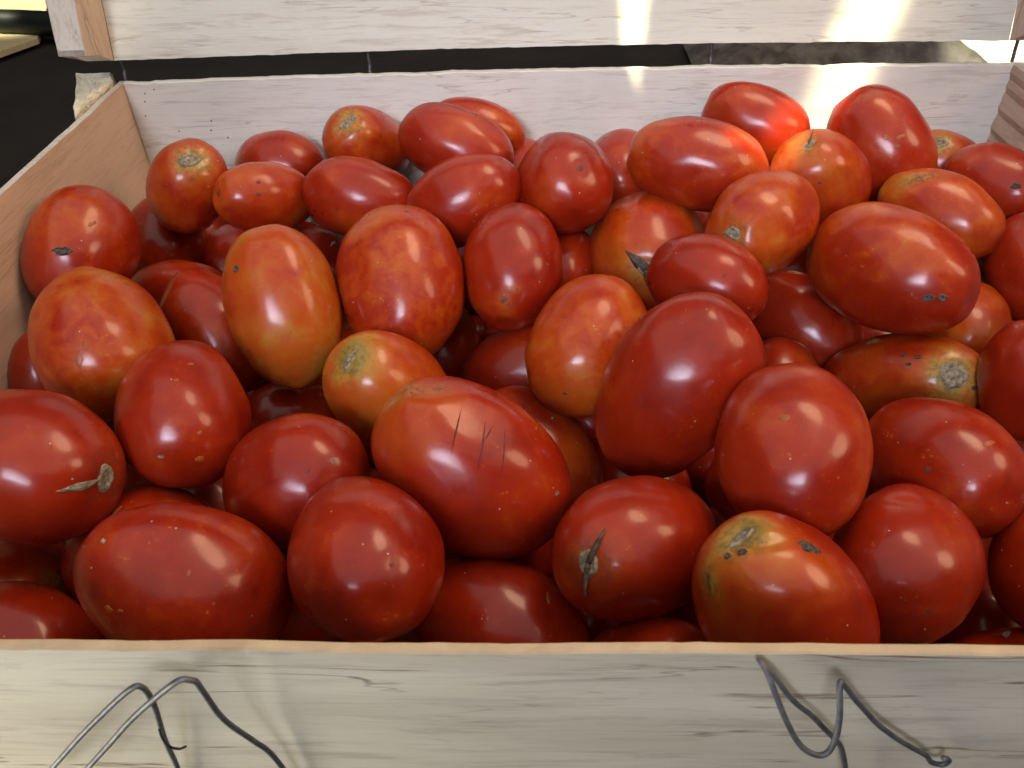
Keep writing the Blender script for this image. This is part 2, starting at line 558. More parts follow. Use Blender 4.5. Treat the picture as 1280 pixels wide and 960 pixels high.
# ------------------------------------------------------------------ things behind the crate
plank = loft('plywood_sheet', [[(-1.42, 0.86, GZ+z), (-0.846, 1.150, GZ+z), (-0.816, 1.215, GZ+z), (-0.885, 1.392, GZ+z), (-1.06, 1.72, GZ+z), (-1.9, 1.75, GZ+z)]
                               for z in (0.002, 0.010)], M['plywood'])
tag(plank, 'pale yellow sheet lying sunlit on the dark ground beyond the left side', 'sheet')
pipe = tube('black_hose', [(-1.45, 1.50, -0.195), (-1.15, 1.355, -0.195), (-0.9908, 1.2886, -0.195), (-0.8933, 1.2587, -0.195), (-0.8493, 1.2509, -0.195),
                           (-0.7982, 1.2383, -0.195), (-0.72, 1.225, -0.197), (-0.55, 1.26, -0.197)], 0.019, M['rubber'], None, 8, 14)
tag(pipe, 'thick black rubber hose curving across the pale sheet at top left', 'hose')

# crumpled sacking seen through the slit under the lid
me = bpy.data.meshes.new('grey_sacking')
vv, ff = [], []
NX, NY = 60, 26
for i in range(NX+1):
    for j in range(NY+1):
        u, w_ = i/NX, j/NY
        x = 0.20 + 0.40*u
        y = 0.98 + 0.16*w_
        edge = min(1.0, 7*min(u, 1-u), 5*min(w_, 1-w_))
        h = edge*(0.020 + 0.016*abs(nz(x*16, y*16, 2)) + 0.010*nz(x*45, y*45, 4) + 0.012*u)
        vv.append((x, y + 0.01*nz(x*20, y*20, 8), GZ + 0.002 + max(h, 0)))
for i in range(NX):
    for j in range(NY):
        a = i*(NY+1)+j
        ff.append((a, a+NY+1, a+NY+2, a+1))
me.from_pydata(vv, [], ff)
sack = link_mesh('grey_sacking', me, M['cloth'], None, True)
tag(sack, 'crumpled grey sacking on the ground seen through the slit under the lid', 'sacking')
sunlit_patch = loft('sunlit_ground_patch', [[(0.50, 1.04, GZ+z), (0.95, 0.98, GZ+z), (1.00, 1.30, GZ+z), (0.54, 1.34, GZ+z)] for z in (0.0005, 0.0016)], M['sunlit_patch'])  # added sheet, its pale colour stands in for sunlit ground
tag(sunlit_patch, 'added pale sheet standing in for sunlit ground past the right end of the slit', 'sheet')

# ------------------------------------------------------------------ tomatoes
# id: centre x,y,z, direction of the stem end, radius across, length / width
BODY = {
    1: (-0.2173, 0.3164, -0.0333, 0.523, -0.151, 0.839, 0.0221, 1.32),
    2: (-0.1794, 0.3742, -0.0482, -0.981, 0.167, -0.094, 0.0224, 1.32),
    3: (-0.1717, 0.3137, -0.0393, -0.710, -0.614, 0.345, 0.0204, 1.44),
    4: (-0.1213, 0.3697, -0.0331, -0.320, -0.681, 0.659, 0.0233, 1.32),
    5: (-0.0610, 0.3399, -0.0218, -0.909, 0.290, 0.299, 0.0219, 1.59),
    6: (-0.0520, 0.3773, -0.0272, -0.967, 0.027, 0.254, 0.0186, 1.60),
    7: (-0.1162, 0.3141, -0.0405, -0.959, 0.262, 0.107, 0.0228, 1.44),
    8: (-0.0546, 0.2964, -0.0336, -0.921, -0.137, -0.365, 0.0229, 1.46),
    9: (0.0005, 0.3142, -0.0320, -0.136, 0.975, -0.173, 0.0273, 1.32),
    10: (0.0387, 0.3686, -0.0536, 0.107, 0.987, 0.123, 0.0237, 1.32),
    11: (0.0752, 0.3161, -0.0238, -0.959, 0.254, 0.124, 0.0244, 1.59),
    12: (0.1191, 0.3738, -0.0247, -0.894, 0.355, 0.273, 0.0215, 1.52),
    13: (0.1506, 0.3300, -0.0447, -0.532, -0.312, 0.787, 0.0269, 1.32),
    14: (0.1942, 0.3633, -0.0367, -0.554, 0.527, 0.645, 0.0279, 1.32),
    15: (0.2449, 0.3771, -0.0573, -0.804, 0.034, 0.594, 0.0204, 1.32),
    16: (0.2523, 0.3317, -0.0474, -0.492, 0.871, 0.008, 0.0216, 1.36),
    17: (0.2113, 0.3036, -0.0502, -0.653, 0.747, 0.120, 0.0225, 1.53),
    18: (0.1034, 0.2688, -0.0350, -0.687, -0.726, -0.032, 0.0254, 1.32),
    19: (0.1630, 0.2429, -0.0481, -0.554, 0.826, -0.098, 0.0302, 1.41),
    20: (0.0497, 0.3031, -0.0710, -0.090, -0.987, 0.130, 0.0335, 1.32),
    21: (0.0693, 0.2281, -0.0447, -0.799, 0.600, -0.036, 0.0220, 1.37),
    22: (-0.0273, 0.2531, -0.0494, 0.066, 0.911, 0.406, 0.0260, 1.32),
    23: (-0.0013, 0.2967, -0.0774, 0.356, 0.930, 0.085, 0.0216, 1.32),
    24: (-0.0843, 0.2372, -0.0514, -0.115, 0.894, 0.434, 0.0321, 1.32),
    25: (-0.1391, 0.2149, -0.0483, -0.232, 0.656, 0.718, 0.0271, 1.48),
    26: (-0.2529, 0.2517, -0.0361, 0.122, 0.904, 0.409, 0.0263, 1.32),
    27: (-0.2460, 0.3278, -0.0725, 0.019, 0.916, 0.400, 0.0228, 1.32),
    28: (-0.2212, 0.1910, -0.0518, -0.522, 0.805, 0.283, 0.0302, 1.32),
    29: (-0.1679, 0.1461, -0.0553, -0.358, 0.931, 0.067, 0.0269, 1.32),
    30: (-0.2638, 0.1997, -0.0753, 0.022, 0.639, 0.769, 0.0157, 1.32),
    31: (-0.2269, 0.2821, -0.0858, -0.968, 0.176, -0.181, 0.0220, 1.36),
    32: (-0.1894, 0.2405, -0.0803, -0.620, 0.547, 0.563, 0.0235, 1.62),
    33: (-0.1596, 0.3247, -0.0911, -0.842, 0.491, 0.225, 0.0248, 1.39),
    34: (-0.2133, 0.3355, -0.0946, -0.078, 0.911, 0.405, 0.0188, 1.32),
    35: (-0.0831, 0.1736, -0.0687, -0.591, -0.228, 0.774, 0.0253, 1.32),
    36: (-0.0400, 0.1149, -0.0587, -0.701, 0.175, 0.691, 0.0312, 1.38),
    37: (0.0102, 0.2033, -0.0643, 0.392, 0.851, 0.350, 0.0276, 1.32),
    38: (0.0444, 0.1566, -0.0518, -0.477, -0.229, -0.849, 0.0309, 1.40),
    39: (0.0813, 0.1088, -0.0427, 0.160, 0.981, 0.106, 0.0274, 1.32),
    40: (0.1388, 0.2743, -0.1046, -0.616, 0.758, 0.216, 0.0258, 1.45),
    41: (0.1141, 0.2219, -0.1056, 0.176, 0.958, 0.226, 0.0203, 1.32),
    42: (0.1710, 0.2133, -0.0953, 0.662, -0.580, 0.474, 0.0230, 1.75),
    43: (0.2187, 0.2493, -0.0897, 0.355, 0.891, 0.282, 0.0205, 1.32),
    44: (0.2555, 0.2744, -0.0678, 0.101, 0.833, 0.543, 0.0231, 1.32),
    45: (0.2117, 0.1783, -0.0685, 0.005, 0.643, 0.766, 0.0213, 1.32),
    46: (0.1532, 0.1282, -0.0715, -0.172, 0.880, -0.443, 0.0269, 1.33),
    47: (0.1197, 0.0762, -0.0689, 0.533, 0.843, -0.072, 0.0248, 1.32),
    48: (0.0677, 0.0499, -0.0570, -0.544, 0.139, 0.828, 0.0270, 1.32),
    49: (0.0226, 0.0841, -0.0691, -0.759, -0.585, 0.285, 0.0260, 1.32),
    50: (-0.0289, 0.0709, -0.1031, -0.897, 0.398, 0.193, 0.0260, 1.36),
    51: (-0.0743, 0.0659, -0.0530, -0.328, 0.842, -0.428, 0.0269, 1.32),
    52: (-0.1397, 0.0609, -0.0625, -0.889, 0.167, 0.427, 0.0281, 1.33),
    53: (-0.1823, 0.1025, -0.0950, -0.851, 0.168, -0.498, 0.0268, 1.32),
    54: (-0.1139, 0.1165, -0.0673, -0.682, 0.382, -0.623, 0.0270, 1.32),
    55: (-0.2163, 0.1084, -0.0485, 0.902, -0.430, -0.044, 0.0292, 1.32),
    56: (-0.1449, 0.2039, -0.1142, 0.523, 0.710, -0.472, 0.0229, 1.32),
    57: (-0.0258, 0.2312, -0.1042, -0.790, -0.113, -0.602, 0.0253, 1.53),
    58: (-0.0153, 0.1719, -0.1099, -0.539, 0.790, 0.292, 0.0271, 1.45),
    59: (0.0269, 0.0495, -0.1012, -0.759, 0.237, -0.607, 0.0213, 1.32),
    60: (-0.2411, 0.0977, -0.1167, 0.159, 0.596, -0.787, 0.0222, 1.46),
    61: (-0.2133, 0.0573, -0.0963, -0.909, 0.387, 0.153, 0.0230, 1.32),
    62: (0.1821, 0.0863, -0.0810, 0.386, 0.780, 0.493, 0.0206, 1.32),
    63: (0.1805, 0.0932, -0.1402, 0.452, 0.795, 0.405, 0.0220, 1.32),
    64: (0.1650, 0.0588, -0.1201, 0.815, 0.133, 0.564, 0.0195, 1.40),
    65: (0.0313, 0.1798, -0.1373, -0.491, 0.785, -0.376, 0.0267, 1.32),
    66: (-0.0743, 0.2645, -0.1105, -0.079, 0.992, 0.094, 0.0259, 1.32),
    67: (-0.1761, 0.1513, -0.1217, -0.380, 0.923, 0.056, 0.0204, 1.32),
    68: (-0.0232, 0.3737, -0.0558, -0.024, 1.000, 0.013, 0.0209, 1.32),
    70: (0.0086, 0.0867, -0.1368, 0.126, 0.928, -0.351, 0.0214, 1.32),
    72: (-0.2407, 0.3724, -0.0948, -0.105, 0.967, 0.232, 0.0228, 1.32),
    73: (0.0876, 0.3668, -0.0838, 0.025, 0.997, 0.080, 0.0228, 1.32),
    74: (0.2045, 0.3703, -0.0864, 0.047, 0.943, 0.328, 0.0213, 1.32),
    100: (0.1015, 0.0588, -0.1202, -0.298, -0.954, -0.023, 0.0221, 1.35),
    101: (0.1525, 0.3538, -0.1203, -0.964, -0.263, 0.034, 0.0220, 1.34),
    102: (0.0867, 0.3101, -0.1204, 0.958, 0.285, -0.013, 0.0220, 1.36),
    103: (-0.0958, 0.1416, -0.1208, 0.966, 0.257, 0.035, 0.0226, 1.39),
    104: (0.1674, 0.1638, -0.1209, -0.682, 0.696, -0.224, 0.0221, 1.29),
    105: (0.0959, 0.1577, -0.1209, 0.885, -0.450, -0.121, 0.0224, 1.33),
    106: (0.2262, 0.1366, -0.1210, 0.598, 0.800, 0.045, 0.0221, 1.39),
    107: (-0.0217, 0.3014, -0.1210, -0.699, -0.709, 0.092, 0.0226, 1.28),
    108: (0.0553, 0.0778, -0.1212, -0.473, 0.871, -0.136, 0.0228, 1.37),
    109: (-0.0812, 0.0400, -0.1213, 0.474, -0.876, -0.087, 0.0223, 1.37),
    110: (-0.0878, 0.2063, -0.1215, 0.949, 0.209, -0.235, 0.0229, 1.36),
    111: (0.0583, 0.2313, -0.1217, 0.994, 0.104, -0.044, 0.0230, 1.25),
    112: (0.0269, 0.2752, -0.1217, -0.461, -0.887, -0.012, 0.0232, 1.30),
    113: (-0.1656, 0.2756, -0.1218, 0.503, 0.858, -0.108, 0.0221, 1.40),
    114: (-0.2077, 0.2103, -0.1220, -0.983, -0.179, 0.035, 0.0230, 1.32),
    115: (-0.0346, 0.1200, -0.1225, 0.953, 0.285, -0.100, 0.0224, 1.37),
    116: (0.2296, 0.1936, -0.1227, -0.689, -0.654, -0.311, 0.0230, 1.35),
    117: (0.1880, 0.2692, -0.1227, 0.696, -0.717, 0.044, 0.0221, 1.33),
    118: (-0.0549, 0.3501, -0.1228, -0.894, -0.228, 0.386, 0.0237, 1.29),
    119: (0.2253, 0.3519, -0.1230, -0.864, -0.501, 0.045, 0.0234, 1.31),
    120: (0.1359, 0.1109, -0.1234, -0.805, -0.004, -0.593, 0.0221, 1.27),
    121: (-0.2229, 0.1535, -0.1235, 0.277, 0.909, 0.312, 0.0230, 1.30),
    122: (-0.1234, 0.0992, -0.1235, -0.836, 0.547, 0.043, 0.0242, 1.25),
    123: (0.2431, 0.2440, -0.1235, 0.670, 0.630, 0.394, 0.0230, 1.35),
    124: (-0.1341, 0.3600, -0.1237, -0.986, -0.158, -0.054, 0.0248, 1.29),
    125: (-0.2463, 0.2464, -0.1245, 0.683, -0.628, 0.373, 0.0235, 1.32),
    126: (-0.2008, 0.3567, -0.1266, 0.887, -0.373, -0.271, 0.0225, 1.37),
    127: (-0.1238, 0.2612, -0.1293, -0.381, -0.913, -0.149, 0.0248, 1.37),
    128: (0.1009, 0.2588, -0.1326, 0.269, -0.264, -0.926, 0.0227, 1.39),
    129: (-0.1856, 0.0593, -0.1335, -0.110, 0.991, -0.075, 0.0228, 1.39),
    130: (-0.0759, 0.0916, -0.1391, 0.088, 0.211, 0.973, 0.0234, 1.36),
    131: (0.2255, 0.0864, -0.1392, -0.433, -0.640, 0.635, 0.0224, 1.27),
    132: (-0.0565, 0.1716, -0.1400, -0.412, 0.883, -0.226, 0.0226, 1.29),
    133: (0.1403, 0.2088, -0.1401, 0.351, -0.915, -0.199, 0.0230, 1.38),
    134: (0.0846, 0.1112, -0.1407, 0.659, 0.597, 0.458, 0.0246, 1.34),
    135: (0.1901, 0.2085, -0.1409, -0.763, -0.630, -0.145, 0.0221, 1.27),
    136: (0.0070, 0.2353, -0.1431, 0.912, -0.408, 0.029, 0.0232, 1.32),
    137: (-0.1408, 0.1444, -0.1433, -0.191, 0.939, 0.286, 0.0221, 1.40),
    138: (-0.1495, 0.3193, -0.1463, -0.762, 0.646, -0.051, 0.0241, 1.34),
    139: (0.0910, 0.2024, -0.1485, -0.927, -0.154, 0.343, 0.0229, 1.36),
    140: (-0.1951, 0.2455, -0.1492, -0.949, -0.021, -0.314, 0.0222, 1.25),
    141: (0.0475, 0.3221, -0.1502, 0.826, 0.562, -0.044, 0.0251, 1.26),
    142: (-0.0448, 0.2596, -0.1505, 0.356, 0.702, 0.616, 0.0247, 1.26),
    143: (0.1978, 0.1573, -0.1507, -0.360, -0.933, 0.001, 0.0226, 1.34),
    144: (-0.0521, 0.3111, -0.1514, 0.919, 0.130, -0.373, 0.0232, 1.37),
    145: (-0.1999, 0.1047, -0.1516, 0.799, 0.193, -0.570, 0.0228, 1.30),
    146: (-0.2479, 0.1978, -0.1522, 0.006, 0.812, -0.584, 0.0240, 1.27),
    147: (-0.1849, 0.1818, -0.1542, 0.961, -0.169, -0.219, 0.0227, 1.37),
    148: (-0.1098, 0.1841, -0.1553, -0.103, -0.905, 0.412, 0.0224, 1.31),
    149: (0.0622, 0.2656, -0.1563, -0.013, -0.985, 0.170, 0.0240, 1.26),
    150: (0.2473, 0.1277, -0.1568, -0.465, 0.856, -0.227, 0.0222, 1.31),
    151: (0.0404, 0.1263, -0.1571, 0.863, 0.420, -0.280, 0.0238, 1.28),
    152: (0.1211, 0.1542, -0.1599, 0.458, -0.889, -0.028, 0.0223, 1.27),
    153: (0.1371, 0.0793, -0.1602, -0.540, 0.667, -0.513, 0.0230, 1.33),
    154: (0.2434, 0.2114, -0.1605, 0.957, -0.125, -0.262, 0.0221, 1.26),
    155: (-0.0235, 0.1253, -0.1650, -0.773, 0.625, -0.110, 0.0234, 1.36),
    156: (-0.0971, 0.1244, -0.1654, -0.800, -0.305, -0.516, 0.0240, 1.29),
    157: (-0.1479, 0.2306, -0.1678, -0.549, 0.798, 0.250, 0.0232, 1.34),
    158: (0.1965, 0.2432, -0.1707, -0.111, -0.453, -0.884, 0.0231, 1.33),
    159: (0.1617, 0.1220, -0.1755, 0.618, 0.748, 0.242, 0.0234, 1.30),
    160: (0.0779, 0.1656, -0.1757, -0.647, 0.675, 0.354, 0.0225, 1.27),
    161: (0.1616, 0.2071, -0.1809, -0.469, 0.704, -0.533, 0.0237, 1.26),
    162: (0.0083, 0.3337, -0.1830, -0.980, -0.180, -0.090, 0.0231, 1.33),
    163: (0.0191, 0.1563, -0.1841, 0.522, 0.824, 0.219, 0.0240, 1.32),
}
# blemishes: tomato, kind, point on the skin, direction along it, half length, half width
MARKS = [
    (1, "stem", -0.2055,0.3044,-0.0106, 0.915,0.360,-0.181, 0.00686,0.00441),
    (3, "pit", -0.1918,0.2961,-0.0273, 0.813,-0.524,0.252, 0.00242,0.00242),
    (3, "pit", -0.1686,0.2997,-0.0223, 0.891,0.402,-0.212, 0.00191,0.00143),
    (3, "pit", -0.1685,0.2950,-0.0271, 0.895,0.391,-0.213, 0.00190,0.00143),
    (4, "stem", -0.1259,0.3514,-0.0095, 0.756,0.565,0.330, 0.00658,0.00304),
    (6, "tip", -0.0393,0.3623,-0.0211, 0.929,0.336,-0.158, 0.00356,0.00356),
    (9, "pit", 0.0092,0.2894,-0.0117, 0.926,0.336,-0.174, 0.00219,0.00219),
    (13, "stem", 0.1353,0.3198,-0.0145, 0.872,0.295,0.391, 0.00440,0.00195),
    (14, "spot", 0.1862,0.3415,-0.0211, 0.970,-0.230,0.080, 0.00211,0.00211),
    (14, "spot", 0.1939,0.3404,-0.0208, 0.944,0.200,0.262, 0.00370,0.00158),
    (14, "spot", 0.1924,0.3379,-0.0249, 0.997,-0.081,0.017, 0.00211,0.00158),
    (14, "spot", 0.1896,0.3360,-0.0304, 0.978,-0.194,0.070, 0.00158,0.00158),
    (15, "stem", 0.2319,0.3699,-0.0372, 0.935,-0.332,0.126, 0.00516,0.00344),
    (18, "stem", 0.0827,0.2448,-0.0272, 0.794,-0.607,-0.042, 0.00458,0.00291),
    (19, "scab", 0.1665,0.2056,-0.0398, 0.976,-0.185,0.112, 0.00251,0.00167),
    (19, "scab", 0.1726,0.2049,-0.0394, 1.000,-0.008,-0.008, 0.00252,0.00168),
    (20, "stem", 0.0439,0.2619,-0.0576, 0.765,-0.356,-0.537, 0.00571,0.00395),
    (25, "scab", -0.1535,0.2091,-0.0223, 0.880,-0.408,0.243, 0.00159,0.00199),
    (26, "scab", -0.2470,0.2283,-0.0219, 0.956,0.179,-0.231, 0.00498,0.00227),
    (28, "spot", -0.2136,0.1611,-0.0375, 0.995,0.075,-0.069, 0.00198,0.00555),
    (28, "spot", -0.2115,0.1656,-0.0331, 0.894,0.431,0.125, 0.00119,0.00317),
    (29, "spot", -0.1584,0.1479,-0.0302, 0.818,0.445,-0.365, 0.00179,0.00107),
    (29, "spot", -0.1605,0.1371,-0.0303, 0.952,0.230,-0.201, 0.00141,0.00105),
    (29, "spot", -0.1499,0.1211,-0.0438, 0.785,0.447,-0.429, 0.00138,0.00138),
    (29, "spot", -0.1506,0.1159,-0.0526, 0.743,0.469,-0.477, 0.00243,0.00208),
    (29, "cork", -0.1634,0.1132,-0.0481, 1.000,0.009,-0.014, 0.00174,0.00104),
    (35, "stem", -0.0956,0.1624,-0.0407, 0.506,0.745,0.434, 0.00533,0.00213),
    (36, "dirt", -0.0634,0.1215,-0.0241, 0.906,-0.131,0.402, 0.00677,0.00308),
    (36, "dirt", -0.0517,0.1224,-0.0218, 0.858,0.501,-0.112, 0.00305,0.00183),
    (36, "scratch", -0.0435,0.1032,-0.0259, 0.192,0.886,0.422, 0.01114,0.00073),
    (36, "scratch", -0.0339,0.1003,-0.0304, 0.148,0.867,0.476, 0.01115,0.00088),
    (36, "scratch", -0.0264,0.1003,-0.0345, 0.091,0.867,0.489, 0.01005,0.00044),
    (36, "scratch", -0.0317,0.1051,-0.0289, 0.396,0.904,0.163, 0.00473,0.00059),
    (36, "cork", -0.0081,0.1002,-0.0566, 0.424,0.904,0.055, 0.00156,0.00124),
    (42, "stem", 0.1817,0.1890,-0.0728, 0.700,-0.586,-0.408, 0.00732,0.00646),
    (42, "scab", 0.1912,0.1854,-0.0777, 0.874,0.389,0.291, 0.00174,0.00131),
    (42, "scab", 0.1695,0.2007,-0.0713, 0.865,-0.399,0.305, 0.00173,0.00087),
    (42, "scab", 0.1653,0.1992,-0.0745, 0.818,-0.453,0.354, 0.00173,0.00086),
    (42, "scab", 0.1645,0.2048,-0.0730, 0.795,-0.482,0.368, 0.00130,0.00087),
    (42, "dirt", 0.1727,0.1861,-0.0848, 0.927,-0.371,0.058, 0.00605,0.00216),
    (46, "pit", 0.1362,0.1100,-0.0545, 0.656,-0.215,0.724, 0.00209,0.00139),
    (46, "spot", 0.1562,0.1124,-0.0436, 0.950,0.311,0.005, 0.00422,0.00141),
    (47, "crease", 0.1153,0.0866,-0.0466, 0.768,-0.525,0.366, 0.00577,0.00096),
    (48, "stem", 0.0498,0.0548,-0.0266, 0.852,0.368,0.372, 0.00533,0.00213),
    (48, "scab", 0.0697,0.0485,-0.0257, 0.902,-0.245,-0.354, 0.00427,0.00240),
    (48, "dirt", 0.0409,0.0451,-0.0378, 0.507,-0.508,0.696, 0.00241,0.00428),
    (48, "scab", 0.0497,0.0474,-0.0270, 0.876,0.056,0.479, 0.00157,0.00105),
    (48, "scab", 0.0460,0.0478,-0.0296, 0.748,-0.406,0.526, 0.00132,0.00105),
    (48, "crease", 0.0581,0.0491,-0.0241, 0.966,0.237,0.102, 0.00631,0.00079),
    (49, "stem", 0.0035,0.0632,-0.0518, 0.914,-0.246,0.323, 0.00426,0.00540),
    (51, "pit", -0.0598,0.0457,-0.0299, 0.872,0.298,-0.388, 0.00104,0.00104),
    (54, "cork", -0.0921,0.1038,-0.0424, 0.792,0.426,-0.437, 0.00125,0.00125),
    (54, "pit", -0.1006,0.0979,-0.0419, 0.978,0.141,-0.151, 0.00125,0.00093),
    (55, "crack", -0.1837,0.0905,-0.0416, 0.569,0.696,-0.437, 0.01086,0.00170),
    (55, "stem", -0.1798,0.0986,-0.0458, 0.161,0.760,-0.629, 0.00379,0.00586),
    (52, "cork", -0.1587,0.0584,-0.0347, 0.939,-0.216,0.269, 0.00122,0.00122),
    (52, "spot", -0.1545,0.0401,-0.0464, 0.899,-0.413,-0.144, 0.00271,0.00151),
    (52, "spot", -0.1499,0.0391,-0.0458, 0.981,-0.107,0.164, 0.00149,0.00089),
    (52, "spot", -0.1287,0.0492,-0.0394, 0.921,0.067,-0.384, 0.00116,0.00203),
    (39, "spot", 0.0723,0.1001,-0.0179, 0.936,-0.263,0.234, 0.00266,0.00207),
    (38, "crease", 0.0242,0.1298,-0.0675, 0.880,-0.450,-0.153, 0.00682,0.00136),
    (64, "cork", 0.1642,0.0680,-0.1012, 0.668,0.712,-0.215, 0.00333,0.00222),
    (22, "dirt", -0.0248,0.2232,-0.0435, 0.985,0.140,-0.105, 0.00356,0.00158),
    (22, "dirt", -0.0301,0.2208,-0.0494, 0.999,-0.050,0.021, 0.00199,0.00318),
    (37, "pit", -0.0019,0.1702,-0.0666, 0.952,-0.236,0.195, 0.00184,0.00110),
    (26, "spot", -0.2368,0.2444,-0.0165, 0.433,0.901,0.013, 0.00366,0.00137),
    (53, "spot", -0.1814,0.0993,-0.0665, 0.708,0.686,0.168, 0.00359,0.00144),
    (60, "dirt", -0.2209,0.0972,-0.1068, 0.211,0.685,-0.697, 0.00566,0.00202),
    (21, "pit", 0.0722,0.2099,-0.0294, 0.996,-0.081,0.038, 0.00116,0.00116),
    (47, "dirt", 0.1148,0.0488,-0.0570, 0.997,0.050,-0.066, 0.00245,0.00092),
    (12, "pit", 0.1359,0.3525,-0.0229, 0.939,0.311,-0.149, 0.00156,0.00156),
    (13, "pit", 0.1405,0.3041,-0.0299, 0.988,-0.142,0.052, 0.00145,0.00097),
    (58, "cork", -0.0077,0.1717,-0.0838, 0.893,0.328,-0.307, 0.00114,0.00114),
    (24, "pit", -0.0799,0.2505,-0.0179, 0.861,0.441,-0.252, 0.00165,0.00124),
    (20, "dirt", 0.0535,0.2607,-0.0615, 0.967,0.210,-0.147, 0.00309,0.00177),
    (17, "dirt", 0.1965,0.3084,-0.0301, 0.878,-0.325,0.352, 0.00912,0.00253),
    (33, "cork", -0.1398,0.3219,-0.0735, 0.125,0.966,-0.228, 0.00510,0.00153),
    (50, "spot", -0.0106,0.0706,-0.0828, 0.831,0.121,-0.542, 0.00156,0.00376),
    (16, "scab", 0.2509,0.3093,-0.0363, 0.964,-0.246,0.104, 0.00267,0.00160),
]
